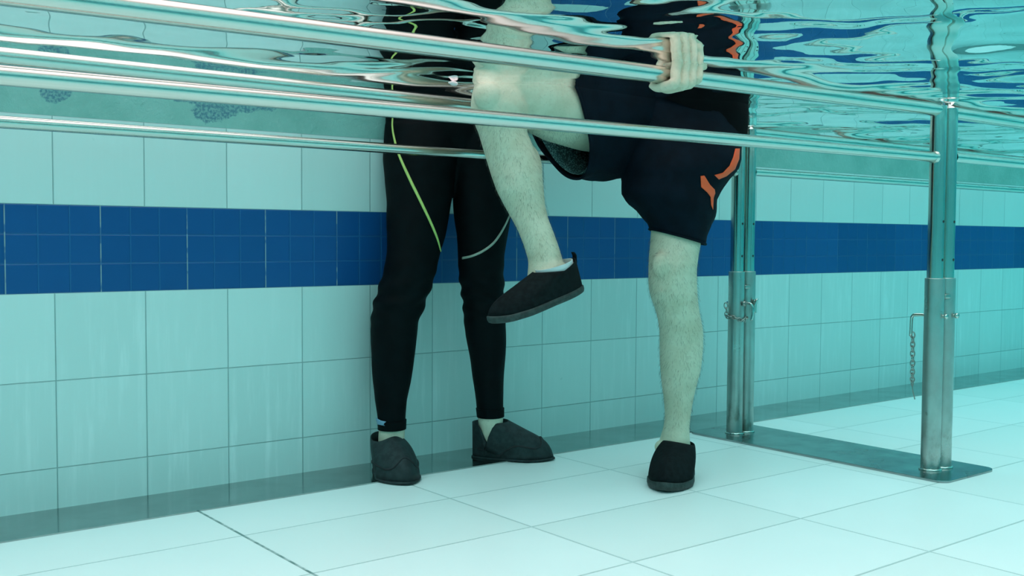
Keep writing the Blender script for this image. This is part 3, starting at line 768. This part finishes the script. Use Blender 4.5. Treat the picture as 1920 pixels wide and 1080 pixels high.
rs = [rg(c0+UPZ+Vector((-.014, 0, 0)), Vector((.068, 0, -.162)), Vector((.004, -.106, -.004))),
      rg(dep(1062, 236, 2.625)+UPZ, Vector((.060, 0, -0.164)), Vector((.004, -.108, 0))),
      rg(dep(1084, 238, 2.65)+UPZ, Vector((.045, 0, -0.165)), Vector((.004, -.112, 0))),
      rg(dep(1112, 240, 2.68)+UPZ, Vector((.01, 0, -0.167)), Vector((.004, -.116, 0))),
      rg(dep(1145, 240, 2.72)+UPZ, Vector((0, 0, -0.168)), Vector((0, -.12, 0))),
      rg(dep(1180, 238, 2.76)+UPZ, Vector((-.01, 0, -0.165)), Vector((0, -.12, 0))),
      rg(dep(1220, 235, 2.80), Vector((-.01, 0, -.12)), Vector((0, -.11, 0)))]
fine = []
for a, b in zip(rs, rs[1:]):
    for q in range(4): fine.append([x*(1-q/4)+y_*(q/4) for x, y_ in zip(a, b)])
fine.append(rs[-1]); add_rings(bm, fine, (False, True))
me = to_mesh(bm); crumple(me, .009, 3); sh = link('shorts', me, M['shorts'], front); add_solid(sh, .003)
bm = bmesh.new(); rr2 = []
for i, f_ in ((0, .93), (4, .93), (10, .92), (16, .90)):
    c = sum(fine[i], Vector())/64; rr2.append([c+(p-c)*f_+(fine[4][0]-fine[0][0])*.05+Vector((.012, 0, 0)) for p in fine[i]])
add_rings(bm, rr2, (False, False)); lin = link('mesh_lining', to_mesh(bm), M['lining'], sh); add_solid(lin, .001); lin['label'] = 'dark green mesh lining'
def hem(ring, nm, r=.0035):
    bm = bmesh.new(); add_tube(bm, [p.copy() for p in ring]+[ring[0]], r, 8, (False, False)); return link(nm, to_mesh(bm), M['shorts'], sh)
vv = [v.co+wloc(sh) for v in sh.data.vertices]
hem(vv[44*64+1:44*64+65], 'hem'); hem(vv[43*64:44*64], 'hem', .003)
trim_patch('side_stripe', sh, [(1378, 279), (1386, 279), (1385, 298), (1377, 317), (1361, 330), (1347, 336), (1339, 328), (1355, 323.5), (1367, 311), (1374, 295)], M['orange'])['label'] = 'curved orange stripe'
trim_patch('thigh_flash', sh, [(1313, 330), (1320, 329), (1331, 347), (1339, 355), (1340, 362), (1337, 371), (1336, 393), (1332.5, 384), (1331.5, 369), (1324.5, 360), (1314, 351)], M['orange'])['label'] = 'pointed orange flash'
# shirt
def px(v): return v*2.8/F
sr = []
Cs = [(dep(1258, 209, 2.79), 141, 56, .155), (dep(1258, 185, 2.79), 142, 50, .16), (dep(1257, 150, 2.79), 141, 38, .16), (dep(1257, 105, 2.80), 140, 18, .15), (dep(1257, 50, 2.80), 134, 5, .142)]
for c, wpx, drop, dd in Cs: sr.append(ell(c, RT*px(wpx)-Vector((0, 0, 1))*px(drop), Vector((FW.x, FW.y, 0)).normalized()*dd, 64))
for z, w_, d_, o in [f_ for f_ in fb if .25 < f_[0] < .57]: sr.append(ell(pf+Vector((0, 0, z))+Ff*o, RT*(w_+.015), Vector((FW.x, FW.y, 0)).normalized()*(d_+.02), 64))
fs = []
for a, b in zip(sr, sr[1:]):
    for q in range(4): fs.append([x*(1-q/4)+y_*(q/4) for x, y_ in zip(a, b)])
fs.append(sr[-1]); bm = bmesh.new(); add_rings(bm, fs, (False, True))
for s_, e_ in ((shl, elb), (shr, el2)): add_tube(bm, bez([s_, (s_*.6+e_*.4), s_*.25+e_*.75], 8), [.07]*9, 24)
me = to_mesh(bm); crumple(me, .007, 8); shirt = link('shirt', me, M['shirt'], front)
# shoes
shoe(front, HF, TF, (0, 0, 1), .122, .019, (.24, .056, .040), lambda a: .084+.014*max(0, math.cos(a))-.004*math.sin(a), (M['shoe'], M['sole']), label='black slip-on water shoe on the floor', flare=.004, tab=True)
shoe(front, HU, TU, uU, .106, .016, (.24, .058, .040), lambda a: .072+.014*max(0, -math.cos(a))+.012*max(0, math.cos(a)), (M['shoe'], M['sole']), label='black slip-on water shoe held off the floor', flare=.004, tab=True)
# sock edge at the raised ankle
cs = HU+dU*((TU-HU).length*.24)+uU*.076; latU = uU.cross(dU)
bm = bmesh.new(); rings = [ell(cs+uU*z, dU*.049, latU*.037, 36) for z in (-.02, .004, .010, .0105)]
add_rings(bm, rings, (False, False)); so = link('sock', to_mesh(bm), M['sock'], front); add_solid(so, .002); so['label'] = 'thin white sock edge'

# ------------------------------------------------------------------ small things
c = atz(851, 156, H-.004)
bm = bmesh.new(); add_ball(bm, (0, 0, 0), 1, (.011, .008, .0055), 3)
for v in bm.verts:
    v.co += v.co.normalized()*noise.noise(v.co*160)*.002
    if v.co.x < -.005: v.co.y *= .55; v.co.z *= .6; v.co.x *= 1.35
bmesh.ops.translate(bm, verts=bm.verts, vec=c)
tag(link('floating_scrap', to_mesh(bm), M['pink']), 'tiny pale pink scrap floating at the water surface', 'debris')
